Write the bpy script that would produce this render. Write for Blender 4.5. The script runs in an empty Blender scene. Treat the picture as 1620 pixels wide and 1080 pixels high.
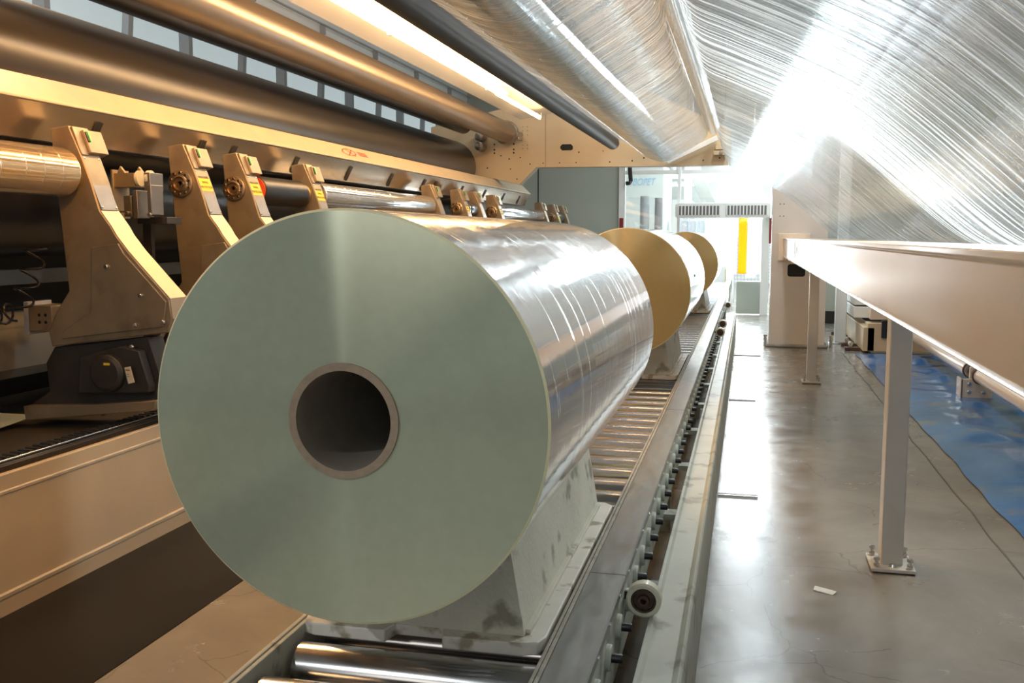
import bpy, bmesh, math, random
from mathutils import Vector, Matrix
random.seed(7)
C = bpy.context.scene.collection
PI = math.pi
# ------------------------------------------------------------------ camera
cd = bpy.data.cameras.new('camera'); cam = bpy.data.objects.new('camera', cd); C.objects.link(cam)
cd.sensor_width = 36.0; cd.lens = 1540/1620*36; cd.clip_start = 0.02; cd.clip_end = 200
R = Vector((0.97221139, 0.23410471, 0)); U = Vector((-0.02523872, 0.10481364, 0.99417157)); F = Vector((-0.23274025, 0.96654492, -0.10780951))
m = Matrix.Identity(4)
for i in range(3):
    m[i][0] = R[i]; m[i][1] = U[i]; m[i][2] = -F[i]
m[2][3] = 1.6
cam.matrix_world = m
bpy.context.scene.camera = cam
# ------------------------------------------------------------------ world, exposure
vs = bpy.context.scene.view_settings
vs.view_transform = 'Standard'; vs.look = 'None'; vs.gamma = 1; vs.use_curve_mapping = False; vs.exposure = 0.0
w = bpy.data.worlds.new('world'); bpy.context.scene.world = w; w.use_nodes = True
bg = w.node_tree.nodes['Background']; bg.inputs[0].default_value = (0.80, 0.90, 0.95, 1); bg.inputs[1].default_value = 0.16
# ------------------------------------------------------------------ lamps of the hall, plus added unseen lights
def area(name, loc, aim, sx, sy, power, col, spread=180):
    l = bpy.data.lights.new(name, 'AREA'); l.shape = 'RECTANGLE'; l.size = sx; l.size_y = sy; l.energy = power; l.color = col
    l.spread = math.radians(spread)
    o = bpy.data.objects.new(name, l); C.objects.link(o); o.location = loc
    d = Vector(aim) - Vector(loc); o.rotation_euler = d.to_track_quat('-Z', 'Y').to_euler()
    return o
WARM = (1.0, 0.56, 0.22); WHITE = (0.90, 0.97, 1.0)
area('aisle_lamp_row', (0.25, 12.5, 5.4), (0.25, 12.5, 0), 0.5, 11, 420, WHITE)
area('door_lamp_row', (0.15, 26.0, 4.7), (0.15, 26.0, 0), 0.9, 15, 650, WHITE)
area('door_hall_lamp', (-0.6, 25.5, 5.2), (-0.6, 25.5, 0), 5.0, 6.0, 650, WHITE)
area('high_warm_lamp_row', (-2.1, 7.0, 5.7), (-0.6, 7.0, 0), 0.10, 15, 460, WARM)
area('left_hall_lamp', (-6.0, 9.0, 6.9), (-5.2, 9.0, 0), 0.5, 14, 330, WHITE)
area('rear_streak_light_middle', (-2.85, -1.8, 3.7), (-0.9, 2.1, 1.1), 0.05, 0.05, 52, WHITE)  # this and the next two: unseen lights added to streak the roll end
area('rear_streak_light_right', (-0.1, -1.8, 4.25), (-0.9, 2.1, 1.1), 0.05, 0.05, 42, WHITE)
area('rear_streak_light_left', (-4.35, -1.2, 2.65), (-0.9, 2.1, 1.1), 0.05, 0.05, 40, WHITE)
area('rear_fill_light', (0.8, -4.0, 2.2), (-0.9, 2.1, 1.1), 3.0, 2.2, 34, WHITE)  # unseen fill added behind the camera for the near roll face
area('warm_side_fill', (-1.5, 2.7, 3.3), (-3.0, 4.6, 0.6), 0.25, 0.25, 140, (1, .42, .09))  # unseen warm light added out of view for bed, arms and floor
area('film_glow_light', (1.15, 5.6, 2.62), (0.55, 4.0, 2.05), 0.35, 0.35, 160, WHITE)  # unseen light added close to the film to make it glow
area('doorway_glare_light', (-0.12, 20.9, 1.25), (-0.12, 0, 1.25), 0.85, 2.3, 150, WHITE)  # light panel added in the doorway, standing for the bright far room
area('rear_left_fill_light', (-2.4, -3.6, 2.4), (0.6, 4.0, 1.2), 2.0, 1.6, 20, (1, .93, .85))  # another unseen fill, added to lighten the beam and posts
# ------------------------------------------------------------------ materials
MATS = {}
def mat(name, col=(.5,.5,.5), rough=.5, metal=0., var=0., vs_=(6,6,6), bump=0., bs=(30,30,30), spec=.5, emit=None, es=0., coat=0., aniso=0., dirt=None, dirts=4., coord='Object', alpha=1., rvar=0.):
    if name in MATS: return MATS[name]
    M = bpy.data.materials.new(name); M.use_nodes = True; nt = M.node_tree; N = nt.nodes; L = nt.links
    b = N['Principled BSDF']
    b.inputs['Base Color'].default_value = (*col, 1); b.inputs['Roughness'].default_value = rough; b.inputs['Metallic'].default_value = metal
    b.inputs['Specular IOR Level'].default_value = spec; b.inputs['Coat Weight'].default_value = coat; b.inputs['Coat Roughness'].default_value = .08
    b.inputs['Alpha'].default_value = alpha
    if emit: b.inputs['Emission Color'].default_value = (*emit, 1); b.inputs['Emission Strength'].default_value = es
    tc = N.new('ShaderNodeTexCoord')
    def noise(sc, scale3, det=4):
        mp = N.new('ShaderNodeMapping'); mp.inputs['Scale'].default_value = scale3; L.new(tc.outputs[coord], mp.inputs[0])
        n = N.new('ShaderNodeTexNoise'); n.inputs['Scale'].default_value = sc; n.inputs['Detail'].default_value = det; L.new(mp.outputs[0], n.inputs['Vector'])
        return n.outputs['Fac']
    last = None
    if var > 0:
        f = noise(1, vs_)
        r = N.new('ShaderNodeMapRange'); r.inputs[1].default_value = .3; r.inputs[2].default_value = .7; r.inputs[3].default_value = 1-var; r.inputs[4].default_value = 1+var; L.new(f, r.inputs[0])
        mx = N.new('ShaderNodeVectorMath'); mx.operation = 'SCALE'; mx.inputs[0].default_value = col; L.new(r.outputs[0], mx.inputs['Scale']); last = mx.outputs[0]
        if rvar:
            rr = N.new('ShaderNodeMapRange'); rr.inputs[1].default_value = .3; rr.inputs[2].default_value = .7; rr.inputs[3].default_value = max(.02, rough-rvar); rr.inputs[4].default_value = rough+rvar
            L.new(noise(2.3, vs_), rr.inputs[0]); L.new(rr.outputs[0], b.inputs['Roughness'])
    if dirt:
        f = noise(dirts, (1,1,1), 8)
        r = N.new('ShaderNodeMapRange'); r.inputs[1].default_value = .56; r.inputs[2].default_value = .66; L.new(f, r.inputs[0])
        mm = N.new('ShaderNodeMix'); mm.data_type = 'RGBA'; mm.inputs['B'].default_value = (*dirt, 1)
        if last: L.new(last, mm.inputs['A'])
        else: mm.inputs['A'].default_value = (*col, 1)
        L.new(r.outputs[0], mm.inputs['Factor']); last = mm.outputs['Result']
    if last: L.new(last, b.inputs['Base Color'])
    if bump > 0:
        bp = N.new('ShaderNodeBump'); bp.inputs['Strength'].default_value = bump; bp.inputs['Distance'].default_value = .02
        L.new(noise(1, bs, 3), bp.inputs['Height']); L.new(bp.outputs[0], b.inputs['Normal'])
    if aniso:
        b.inputs['Anisotropic'].default_value = aniso
        t = N.new('ShaderNodeTangent'); t.direction_type = 'RADIAL'; t.axis = 'Y'; L.new(t.outputs[0], b.inputs['Tangent'])
        b.inputs['Anisotropic Rotation'].default_value = .25
    MATS[name] = M; return M
cream = mat('cream_paint', (.57,.46,.31), .35, 0, .05, (3,3,3), dirt=(.5,.42,.3), dirts=2.)
creamM = mat('cream_frame', (.62,.49,.31), .38, 0, .04, (2,2,2))
arm_m = mat('cast_arm_metal', (.34,.27,.18), .42, .55, .12, (7,7,7), dirt=(.27,.2,.14), dirts=5)
arm_edge = mat('machined_arm_edge', (.50,.42,.32), .38, .5, .06, (9,9,9))
dkst = mat('dull_steel_cover', (.30,.27,.24), .35, .8, .1, (10,10,10))
dkcast = mat('dark_cast', (.05,.045,.04), .5, .3, .2, (6,6,6))
steel = mat('stainless', (.62,.60,.57), .22, 1., .08, (2,40,2), bump=.02, bs=(3,60,3))
steelb = mat('bright_bolt', (.75,.73,.7), .2, 1.)
coverm = mat('rail_cover_steel', (.27,.27,.25), .36, .55, .10, (10,2,10), rvar=.08)
chrome = mat('roller_chrome', (.55,.54,.53), .18, 1., .05, (3,5,5))
blk = mat('black_rubber', (.012,.012,.013), .35)
blkdrum = mat('black_drum', (.015,.015,.017), .25)
rolldark = mat('dark_roller_coat', (.045,.036,.028), .30, .4, .15, (20,1,20))
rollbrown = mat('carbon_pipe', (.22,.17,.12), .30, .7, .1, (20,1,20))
green_w = mat('pale_green_paint', (.50,.53,.46), .45, 0, .08, (5,5,5), dirt=(.3,.29,.24), dirts=7)
saddlem = mat('worn_white_green_paint', (.62,.60,.49), .5, 0, .08, (6,6,6), dirt=(.30,.28,.21), dirts=9, bump=.15, bs=(60,60,60))
platem = mat('worn_plastic_plate', (.72,.69,.61), .5, 0, .06, (9,9,9), dirt=(.36,.31,.22), dirts=11)
wheelm = mat('cream_polyurethane', (.68,.66,.52), .3, 0, .05, (20,20,20), coat=.3)
rust = mat('dark_rust', (.10,.06,.045), .6, .4, .3, (40,40,40))
kraft = mat('paper_core', (.30,.22,.15), .7, 0, .12, (50,4,50))
kraftin = mat('core_inside', (.26,.22,.17), .75, 0, .1, (20,20,20))
yellow = mat('yellow_label', (.85,.65,.02), .5)
inkm = mat('label_ink', (.12,.10,.02), .6)
redm = mat('red_ink', (.75,.06,.03), .5)
greenl = mat('green_marker', (.12,.75,.12), .4)
white = mat('white_paint', (.80,.82,.80), .4, 0, .03, (3,3,3))
greyg = mat('grey_green_panel', (.40,.44,.39), .5, 0, .04, (1,1,1))
greyp = mat('grey_paint', (.36,.37,.38), .5, 0, .05, (2,2,2))
orangec = mat('orange_red_disc', (.85,.10,.02), .4)
redtag = mat('dark_red_tape', (.22,.02,.015), .5)
holem = mat('hole_dark', (.01,.01,.01), .7)
labelm = mat('paper_label', (.72,.62,.45), .6)
bluem = None

def sheet_mat(name, col, rough, mapscale, bump, blend_lo, blend_hi, gl=(1,1,1), tr=.12, dcol=(.85,.9,.92), nscale=1., bd=.03, streak=False, diff=0.):
    M = bpy.data.materials.new(name); M.use_nodes = True; nt = M.node_tree; N = nt.nodes; L = nt.links
    N.remove(N['Principled BSDF']); out = N['Material Output']
    uv = N.new('ShaderNodeUVMap'); uv.uv_map = 'UVMap'
    mp = N.new('ShaderNodeMapping'); mp.inputs['Scale'].default_value = mapscale; L.new(uv.outputs[0], mp.inputs[0])
    n = N.new('ShaderNodeTexNoise'); n.inputs['Scale'].default_value = nscale; n.inputs['Detail'].default_value = 5; n.inputs['Roughness'].default_value = .6; n.inputs['Distortion'].default_value = .04; L.new(mp.outputs[0], n.inputs['Vector'])
    n2 = N.new('ShaderNodeTexNoise'); n2.inputs['Scale'].default_value = .9; n2.inputs['Detail'].default_value = 2
    mp2 = N.new('ShaderNodeMapping'); mp2.inputs['Scale'].default_value = (1.0, .55, 1); L.new(uv.outputs[0], mp2.inputs[0]); L.new(mp2.outputs[0], n2.inputs['Vector'])
    bp = N.new('ShaderNodeBump'); bp.inputs['Strength'].default_value = bump; bp.inputs['Distance'].default_value = bd; L.new(n.outputs['Fac'], bp.inputs['Height'])
    bp2 = N.new('ShaderNodeBump'); bp2.inputs['Strength'].default_value = .25; bp2.inputs['Distance'].default_value = .12; L.new(n2.outputs['Fac'], bp2.inputs['Height']); L.new(bp.outputs[0], bp2.inputs['Normal'])
    g = N.new('ShaderNodeBsdfGlossy'); g.inputs['Color'].default_value = (*gl, 1); g.inputs['Roughness'].default_value = rough; L.new(bp2.outputs[0], g.inputs['Normal'])
    t = N.new('ShaderNodeBsdfTransparent'); t.inputs[0].default_value = (*col, 1)
    tl = N.new('ShaderNodeBsdfTranslucent'); tl.inputs[0].default_value = (*dcol, 1); L.new(bp.outputs[0], tl.inputs['Normal'])
    fr = N.new('ShaderNodeMapRange'); fr.inputs[1].default_value = .35; fr.inputs[2].default_value = .68; fr.inputs[3].default_value = blend_lo; fr.inputs[4].default_value = blend_hi; L.new(n.outputs['Fac'], fr.inputs[0])
    m1 = N.new('ShaderNodeMixShader'); L.new(fr.outputs[0], m1.inputs[0]); L.new(t.outputs[0], m1.inputs[1]); L.new(g.outputs[0], m1.inputs[2])
    m2 = N.new('ShaderNodeMixShader'); m2.inputs[0].default_value = tr
    if streak:
        mp4 = N.new('ShaderNodeMapping'); mp4.inputs['Scale'].default_value = (mapscale[0]*1.6, mapscale[1]*1.4, 1); mp4.inputs['Location'].default_value = (3, 7, 0); L.new(uv.outputs[0], mp4.inputs[0])
        n4 = N.new('ShaderNodeTexNoise'); n4.inputs['Scale'].default_value = 1; n4.inputs['Detail'].default_value = 2; L.new(mp4.outputs[0], n4.inputs['Vector'])
        f4 = N.new('ShaderNodeMapRange'); f4.inputs[1].default_value = .47; f4.inputs[2].default_value = .66; f4.inputs[3].default_value = .04; f4.inputs[4].default_value = .5; L.new(n4.outputs['Fac'], f4.inputs[0]); L.new(f4.outputs[0], m2.inputs[0])
    m2.label = 'mix'; L.new(m1.outputs[0], m2.inputs[1]); L.new(tl.outputs[0], m2.inputs[2])
    if diff:
        df = N.new('ShaderNodeBsdfDiffuse'); df.inputs[0].default_value = (.9,.9,.88,1); m5 = N.new('ShaderNodeMixShader'); m5.inputs[0].default_value = diff
        L.new(m2.outputs[0], m5.inputs[1]); L.new(df.outputs[0], m5.inputs[2]); L.new(m5.outputs[0], out.inputs['Surface'])
    else: L.new(m2.outputs[0], out.inputs['Surface'])
    return M
film_b = sheet_mat('stretched_clear_film', (.88,.93,.95), .11, (.38, 24, 1), 1.0, .30, .97, tr=.12, gl=(.92,.95,.97), bd=.15, streak=True)
film_c = sheet_mat('smooth_clear_film', (.96,.97,.96), .17, (1.2, 6, 1), .12, .40, .55, tr=.10, dcol=(.9,.85,.75), diff=.22)
film_s = sheet_mat('clear_strip_pvc', (.88,.92,.95), .2, (2, 3, 1), .3, .12, .3, tr=.12, dcol=(.55,.6,.64))
film_y = sheet_mat('yellow_strip_pvc', (.45,.27,.03), .25, (2, 3, 1), .3, .15, .3, gl=(.9,.6,.15), tr=.30, dcol=(.52,.36,.04))
glassm = sheet_mat('window_glass', (.93,.97,.97), .02, (1, 1, 1), .02, .08, .10, tr=.02)

def floor_mat():
    M = bpy.data.materials.new('polished_concrete'); M.use_nodes = True; nt = M.node_tree; N = nt.nodes; L = nt.links; b = N['Principled BSDF']
    tc = N.new('ShaderNodeTexCoord')
    def nz(s, d, r=.5, dist=0.):
        n = N.new('ShaderNodeTexNoise'); n.inputs['Scale'].default_value = s; n.inputs['Detail'].default_value = d; n.inputs['Roughness'].default_value = r; n.inputs['Distortion'].default_value = dist; L.new(tc.outputs['Object'], n.inputs['Vector']); return n.outputs['Fac']
    cr = N.new('ShaderNodeValToRGB'); e = cr.color_ramp.elements; e[0].position = .3; e[0].color = (.20,.185,.155,1); e[1].position = .72; e[1].color = (.34,.315,.27,1)
    L.new(nz(1.1, 8, .62, .4), cr.inputs[0])
    # fine cracks
    v = N.new('ShaderNodeTexVoronoi'); v.feature = 'DISTANCE_TO_EDGE'; v.inputs['Scale'].default_value = 1.5
    dm = N.new('ShaderNodeMix'); dm.data_type = 'VECTOR'; dm.inputs['Factor'].default_value = .12
    dn = N.new('ShaderNodeTexNoise'); dn.inputs['Scale'].default_value = 5; dn.inputs['Detail'].default_value = 6; L.new(tc.outputs['Object'], dn.inputs['Vector'])
    L.new(tc.outputs['Object'], dm.inputs['A']); L.new(dn.outputs['Color'], dm.inputs['B']); L.new(dm.outputs['Result'], v.inputs['Vector'])
    cm = N.new('ShaderNodeMapRange'); cm.inputs[1].default_value = 0; cm.inputs[2].default_value = .006; cm.inputs[3].default_value = .0; cm.inputs[4].default_value = 1; L.new(v.outputs['Distance'], cm.inputs[0])
    gate = N.new('ShaderNodeMath'); gate.operation = 'GREATER_THAN'; gate.inputs[1].default_value = .49; L.new(nz(1.7, 2), gate.inputs[0])
    inv = N.new('ShaderNodeMath'); inv.operation = 'SUBTRACT'; inv.inputs[0].default_value = 1; L.new(cm.outputs[0], inv.inputs[1])
    mul = N.new('ShaderNodeMath'); mul.operation = 'MULTIPLY'; L.new(inv.outputs[0], mul.inputs[0]); L.new(gate.outputs[0], mul.inputs[1])
    mu2 = N.new('ShaderNodeMath'); mu2.operation = 'MULTIPLY'; mu2.inputs[1].default_value = .45; L.new(mul.outputs[0], mu2.inputs[0])
    mx = N.new('ShaderNodeMix'); mx.data_type = 'RGBA'; mx.inputs['B'].default_value = (.07,.06,.05,1); L.new(cr.outputs[0], mx.inputs['A']); L.new(mu2.outputs[0], mx.inputs['Factor'])
    # stains
    st = N.new('ShaderNodeMapRange'); st.inputs[1].default_value = .66; st.inputs[2].default_value = .74; st.inputs[4].default_value = .5; L.new(nz(4.5, 8, .6), st.inputs[0])
    mx2 = N.new('ShaderNodeMix'); mx2.data_type = 'RGBA'; mx2.inputs['B'].default_value = (.11,.10,.08,1); L.new(mx.outputs['Result'], mx2.inputs['A']); L.new(st.outputs[0], mx2.inputs['Factor'])
    L.new(mx2.outputs['Result'], b.inputs['Base Color'])
    rr = N.new('ShaderNodeMapRange'); rr.inputs[1].default_value = .3; rr.inputs[2].default_value = .7; rr.inputs[3].default_value = .14; rr.inputs[4].default_value = .30; L.new(nz(3, 8, .6), rr.inputs[0]); L.new(rr.outputs[0], b.inputs['Roughness'])
    b.inputs['Specular IOR Level'].default_value = .9
    bp = N.new('ShaderNodeBump'); bp.inputs['Strength'].default_value = .06; bp.inputs['Distance'].default_value = .01; L.new(nz(18, 6), bp.inputs['Height']); L.new(bp.outputs[0], b.inputs['Normal'])
    return M
floorm = floor_mat()
shadefloor = mat('floor_shade_colour', (.008,.007,.006), .32, 0, .25, (2,2,2), spec=.22)  # near-black colour that stands for shade on the floor

def roll_face(name, col):
    M = mat(name, col, .15, .45, .03, (30,30,30), aniso=.97)
    return M
face_green = roll_face('wound_edge_green', (.49,.52,.38))
face_gold = roll_face('wound_edge_gold', (.50,.37,.17))
def winding_mat(name, col):
    M = bpy.data.materials.new(name); M.use_nodes = True; nt = M.node_tree; N = nt.nodes; L = nt.links; b = N['Principled BSDF']
    b.inputs['Metallic'].default_value = .72; b.inputs['Roughness'].default_value = .13; b.inputs['Coat Weight'].default_value = .5; b.inputs['Coat Roughness'].default_value = .04
    tc = N.new('ShaderNodeTexCoord')
    mp = N.new('ShaderNodeMapping'); mp.inputs['Scale'].default_value = (.6, 9, .6); L.new(tc.outputs['Object'], mp.inputs[0])
    n = N.new('ShaderNodeTexNoise'); n.inputs['Scale'].default_value = 1; n.inputs['Detail'].default_value = 4; L.new(mp.outputs[0], n.inputs['Vector'])
    # thin crease lines round the roll, broken up
    mp3 = N.new('ShaderNodeMapping'); mp3.inputs['Scale'].default_value = (.15, 7, .15); L.new(tc.outputs['Object'], mp3.inputs[0])
    v = N.new('ShaderNodeTexVoronoi'); v.feature = 'DISTANCE_TO_EDGE'; v.inputs['Scale'].default_value = 1; L.new(mp3.outputs[0], v.inputs['Vector'])
    cm = N.new('ShaderNodeMapRange'); cm.inputs[1].default_value = 0; cm.inputs[2].default_value = .02; cm.inputs[3].default_value = 1; cm.inputs[4].default_value = 0; L.new(v.outputs['Distance'], cm.inputs[0])
    n5 = N.new('ShaderNodeTexNoise'); n5.inputs['Scale'].default_value = 2.2; L.new(tc.outputs['Object'], n5.inputs['Vector'])
    gt = N.new('ShaderNodeMapRange'); gt.inputs[1].default_value = .42; gt.inputs[2].default_value = .52; L.new(n5.outputs['Fac'], gt.inputs[0])
    ml = N.new('ShaderNodeMath'); ml.operation = 'MULTIPLY'; L.new(cm.outputs[0], ml.inputs[0]); L.new(gt.outputs[0], ml.inputs[1])
    mc = N.new('ShaderNodeMix'); mc.data_type = 'RGBA'; mc.inputs['A'].default_value = (*col, 1); mc.inputs['B'].default_value = (.98,.98,.98,1); L.new(ml.outputs[0], mc.inputs['Factor']); L.new(mc.outputs['Result'], b.inputs['Base Color'])
    mp2 = N.new('ShaderNodeMapping'); mp2.inputs['Scale'].default_value = (2.5, .5, 2.5); L.new(tc.outputs['Object'], mp2.inputs[0])
    n2 = N.new('ShaderNodeTexNoise'); n2.inputs['Scale'].default_value = 1; n2.inputs['Detail'].default_value = 1; L.new(mp2.outputs[0], n2.inputs['Vector'])
    b1 = N.new('ShaderNodeBump'); b1.inputs['Strength'].default_value = .05; b1.inputs['Distance'].default_value = .02; L.new(n.outputs['Fac'], b1.inputs['Height'])
    b2 = N.new('ShaderNodeBump'); b2.inputs['Strength'].default_value = .025; b2.inputs['Distance'].default_value = .06; L.new(n2.outputs['Fac'], b2.inputs['Height']); L.new(b1.outputs[0], b2.inputs['Normal'])
    b3 = N.new('ShaderNodeBump'); b3.inputs['Strength'].default_value = .4; b3.inputs['Distance'].default_value = .004; L.new(ml.outputs[0], b3.inputs['Height']); L.new(b2.outputs[0], b3.inputs['Normal'])
    L.new(b3.outputs[0], b.inputs['Normal']); L.new(b2.outputs[0], b.inputs['Coat Normal'])
    return M
wound_warmlit = winding_mat('wound_film_warm_lit', (.72,.53,.30))  # the clear film again, with warm lamplight put into its colour
wound = winding_mat('wound_clear_film', (.62,.635,.65))
rimm = mat('roll_rim', (.80,.74,.48), .35, 0, coat=.4)

# ------------------------------------------------------------------ geometry helpers
class B:
    def __init__(s): s.bm = bmesh.new(); s.mats = []; s.mi = 0; s.uv = None
    def use(s, m):
        if m not in s.mats: s.mats.append(m)
        s.mi = s.mats.index(m); return s
    def face(s, vs):
        try:
            f = s.bm.faces.new(vs); f.material_index = s.mi; return f
        except ValueError: return None
    def hexa(s, P):
        v = [s.bm.verts.new(p) for p in P]
        for q in ((0,3,2,1),(4,5,6,7),(0,1,5,4),(1,2,6,5),(2,3,7,6),(3,0,4,7)): s.face([v[i] for i in q])
        return s
    def box(s, x0, x1, y0, y1, z0, z1):
        return s.hexa([(x0,y0,z0),(x1,y0,z0),(x1,y1,z0),(x0,y1,z0),(x0,y0,z1),(x1,y0,z1),(x1,y1,z1),(x0,y1,z1)])
    def prism(s, poly, y0, y1):            # polygon in x,z run along y
        a = [s.bm.verts.new((x,y0,z)) for x,z in poly]; b = [s.bm.verts.new((x,y1,z)) for x,z in poly]; n = len(poly)
        s.face(a); s.face(b[::-1])
        for i in range(n): s.face([a[i], b[i], b[(i+1)%n], a[(i+1)%n]])
        return s
    def prismz(s, poly, z0, z1):
        a = [s.bm.verts.new((x,y,z0)) for x,y in poly]; b = [s.bm.verts.new((x,y,z1)) for x,y in poly]; n = len(poly)
        s.face(a[::-1]); s.face(b)
        for i in range(n): s.face([a[i], a[(i+1)%n], b[(i+1)%n], b[i]])
        return s
    def lathe(s, c, ax, prof, seg=32, closed=False, mats=None):   # prof: (radius, distance along ax)
        c = Vector(c); ax = Vector(ax).normalized(); t = Vector((0,0,1)) if abs(ax.z) < .9 else Vector((1,0,0))
        u = ax.cross(t).normalized(); w_ = ax.cross(u)
        rings = []
        for r, d in prof:
            if r < 1e-6: rings.append([s.bm.verts.new(c+ax*d)])
            else: rings.append([s.bm.verts.new(c+ax*d+(u*math.cos(a)+w_*math.sin(a))*r) for a in [2*PI*k/seg for k in range(seg)]])
        n = len(rings)
        for i in range(n if closed else n-1):
            A = rings[i]; Bq = rings[(i+1)%n]
            if mats: s.use(mats[i])
            for k in range(seg):
                k2 = (k+1)%seg
                if len(A) == 1 and len(Bq) == 1: continue
                if len(A) == 1: s.face([A[0], Bq[k], Bq[k2]])
                elif len(Bq) == 1: s.face([A[k], Bq[0], A[k2]])
                else: s.face([A[k], Bq[k], Bq[k2], A[k2]])
        return s
    def cyl(s, p0, p1, r, seg=24, r1=None):
        p0 = Vector(p0); p1 = Vector(p1); L_ = (p1-p0).length; r1 = r if r1 is None else r1
        return s.lathe(p0, p1-p0, [(0,0),(r,0),(r1,L_),(0,L_)], seg)
    def tube(s, pts, r, seg=8):
        pts = [Vector(p) for p in pts]; prev = None
        up = Vector((.13,.31,.94)).normalized()
        for i, p in enumerate(pts):
            d = (pts[min(i+1,len(pts)-1)] - pts[max(i-1,0)]).normalized()
            u = d.cross(up).normalized(); w_ = d.cross(u)
            ring = [s.bm.verts.new(p+(u*math.cos(2*PI*k/seg)+w_*math.sin(2*PI*k/seg))*r) for k in range(seg)]
            if prev:
                for k in range(seg): s.face([prev[k], ring[k], ring[(k+1)%seg], prev[(k+1)%seg]])
            else: s.face(ring)
            prev = ring
        s.face(prev[::-1]); return s
    def bar(s, p0, p1, wx, wz):            # square bar between two points
        p0 = Vector(p0); p1 = Vector(p1); d = (p1-p0).normalized(); t = Vector((0,1,0)) if abs(d.y) < .9 else Vector((1,0,0))
        u = d.cross(t).normalized()*wx/2; v = d.cross(u).normalized()*wz/2
        return s.hexa([p0-u-v, p0+u-v, p0+u+v, p0-u+v, p1-u-v, p1+u-v, p1+u+v, p1-u+v])
    def mesh(s, name, off=Vector((0,0,0)), smooth=35):
        bmesh.ops.recalc_face_normals(s.bm, faces=s.bm.faces)
        for v in s.bm.verts: v.co -= off
        me = bpy.data.meshes.new(name); s.bm.to_mesh(me); s.bm.free()
        for m_ in s.mats: me.materials.append(m_)
        if smooth:
            me.shade_smooth(); me.set_sharp_from_angle(angle=math.radians(smooth))
        return me
def worldloc(o):
    v = Vector((0,0,0))
    while o: v += Vector(o.location); o = o.parent
    return v
def link(name, me, parent=None, at=None, bevel=0):
    o = bpy.data.objects.new(name, me); C.objects.link(o)
    if parent: o.parent = parent
    if at is not None: o.location = at
    if bevel:
        b = o.modifiers.new('bevel', 'BEVEL'); b.width = bevel; b.segments = 2; b.limit_method = 'ANGLE'; b.angle_limit = math.radians(40)
    return o
def part(name, b, parent, bevel=0, smooth=35, label=None):
    o = link(name, b.mesh(name, worldloc(parent), smooth), parent, None, bevel)
    if label: o['label'] = label
    return o
def tag(o, label, cat, group=None, kind=None):
    o['label'] = label; o['category'] = cat
    if group: o['group'] = group
    if kind: o['kind'] = kind
    return o
def root(name, loc, label, cat, group=None):
    o = bpy.data.objects.new(name, None); C.objects.link(o); o.location = loc; o.empty_display_size = .1
    return tag(o, label, cat, group)
def single(name, b, loc, label, cat, group=None, bevel=0, smooth=35, kind=None):
    loc = Vector(loc); o = link(name, b.mesh(name, loc, smooth), None, loc, bevel); return tag(o, label, cat, group, kind)
def struct(name, b, bevel=0, smooth=35):
    o = link(name, b.mesh(name, Vector((0,0,0)), smooth), None, None, bevel); o['kind'] = 'structure'; return o
def copy_tree(o, parent=None):
    c = o.copy(); C.objects.link(c)
    if parent: c.parent = parent
    for ch in list(o.children): copy_tree(ch, c)
    return c
def text_mesh(txt, size, m_, ext=.0005, shear=0.):
    cu = bpy.data.curves.new('lettering', 'FONT'); cu.body = txt; cu.size = size; cu.extrude = ext; cu.align_x = 'CENTER'; cu.align_y = 'CENTER'; cu.shear = shear; cu.space_line = .95
    o = bpy.data.objects.new('lettering', cu); C.objects.link(o); bpy.context.view_layer.update()
    me = bpy.data.meshes.new_from_object(o.evaluated_get(bpy.context.evaluated_depsgraph_get())); bpy.data.objects.remove(o); me.materials.clear(); me.materials.append(m_)
    return me
def place_text(name, me, parent, X, Y, loc):
    X = Vector(X).normalized(); Y = Vector(Y).normalized(); Z = X.cross(Y)
    o = bpy.data.objects.new(name, me); C.objects.link(o); o.parent = parent
    mm = Matrix.Identity(4)
    l = Vector(loc) - worldloc(parent)
    for i in range(3): mm[i][0] = X[i]; mm[i][1] = Y[i]; mm[i][2] = Z[i]; mm[i][3] = l[i]
    o.matrix_local = mm; return o
def sheet(prof, y0, y1, m_, ny=24, th=0.):           # film web: profile in x,z run along y, with arc-length UVs
    b = B().use(m_); bm = b.bm; uvl = bm.loops.layers.uv.new('UVMap')
    s = [0.]
    for i in range(1, len(prof)): s.append(s[-1] + math.hypot(prof[i][0]-prof[i-1][0], prof[i][1]-prof[i-1][1]))
    G = [[bm.verts.new((x, y0+(y1-y0)*j/ny, z)) for (x, z) in prof] for j in range(ny+1)]
    for j in range(ny):
        for i in range(len(prof)-1):
            f = bm.faces.new([G[j][i], G[j][i+1], G[j+1][i+1], G[j+1][i]])
            ys = (y0+(y1-y0)*j/ny, y0+(y1-y0)*(j+1)/ny)
            for lp, (ss, yy) in zip(f.loops, ((s[i],ys[0]),(s[i+1],ys[0]),(s[i+1],ys[1]),(s[i],ys[1]))): lp[uvl].uv = (ss, yy)
    return b
def smooth_prof(P, n=6):
    out = []
    for i in range(len(P)-1):
        p0 = P[max(i-1,0)]; p1 = P[i]; p2 = P[i+1]; p3 = P[min(i+2,len(P)-1)]
        for k in range(n):
            t = k/n
            out.append(tuple(.5*((2*p1[a])+(-p0[a]+p2[a])*t+(2*p0[a]-5*p1[a]+4*p2[a]-p3[a])*t*t+(-p0[a]+3*p1[a]-3*p2[a]+p3[a])*t**3) for a in (0,1)))
    out.append(P[-1]); return out

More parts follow.
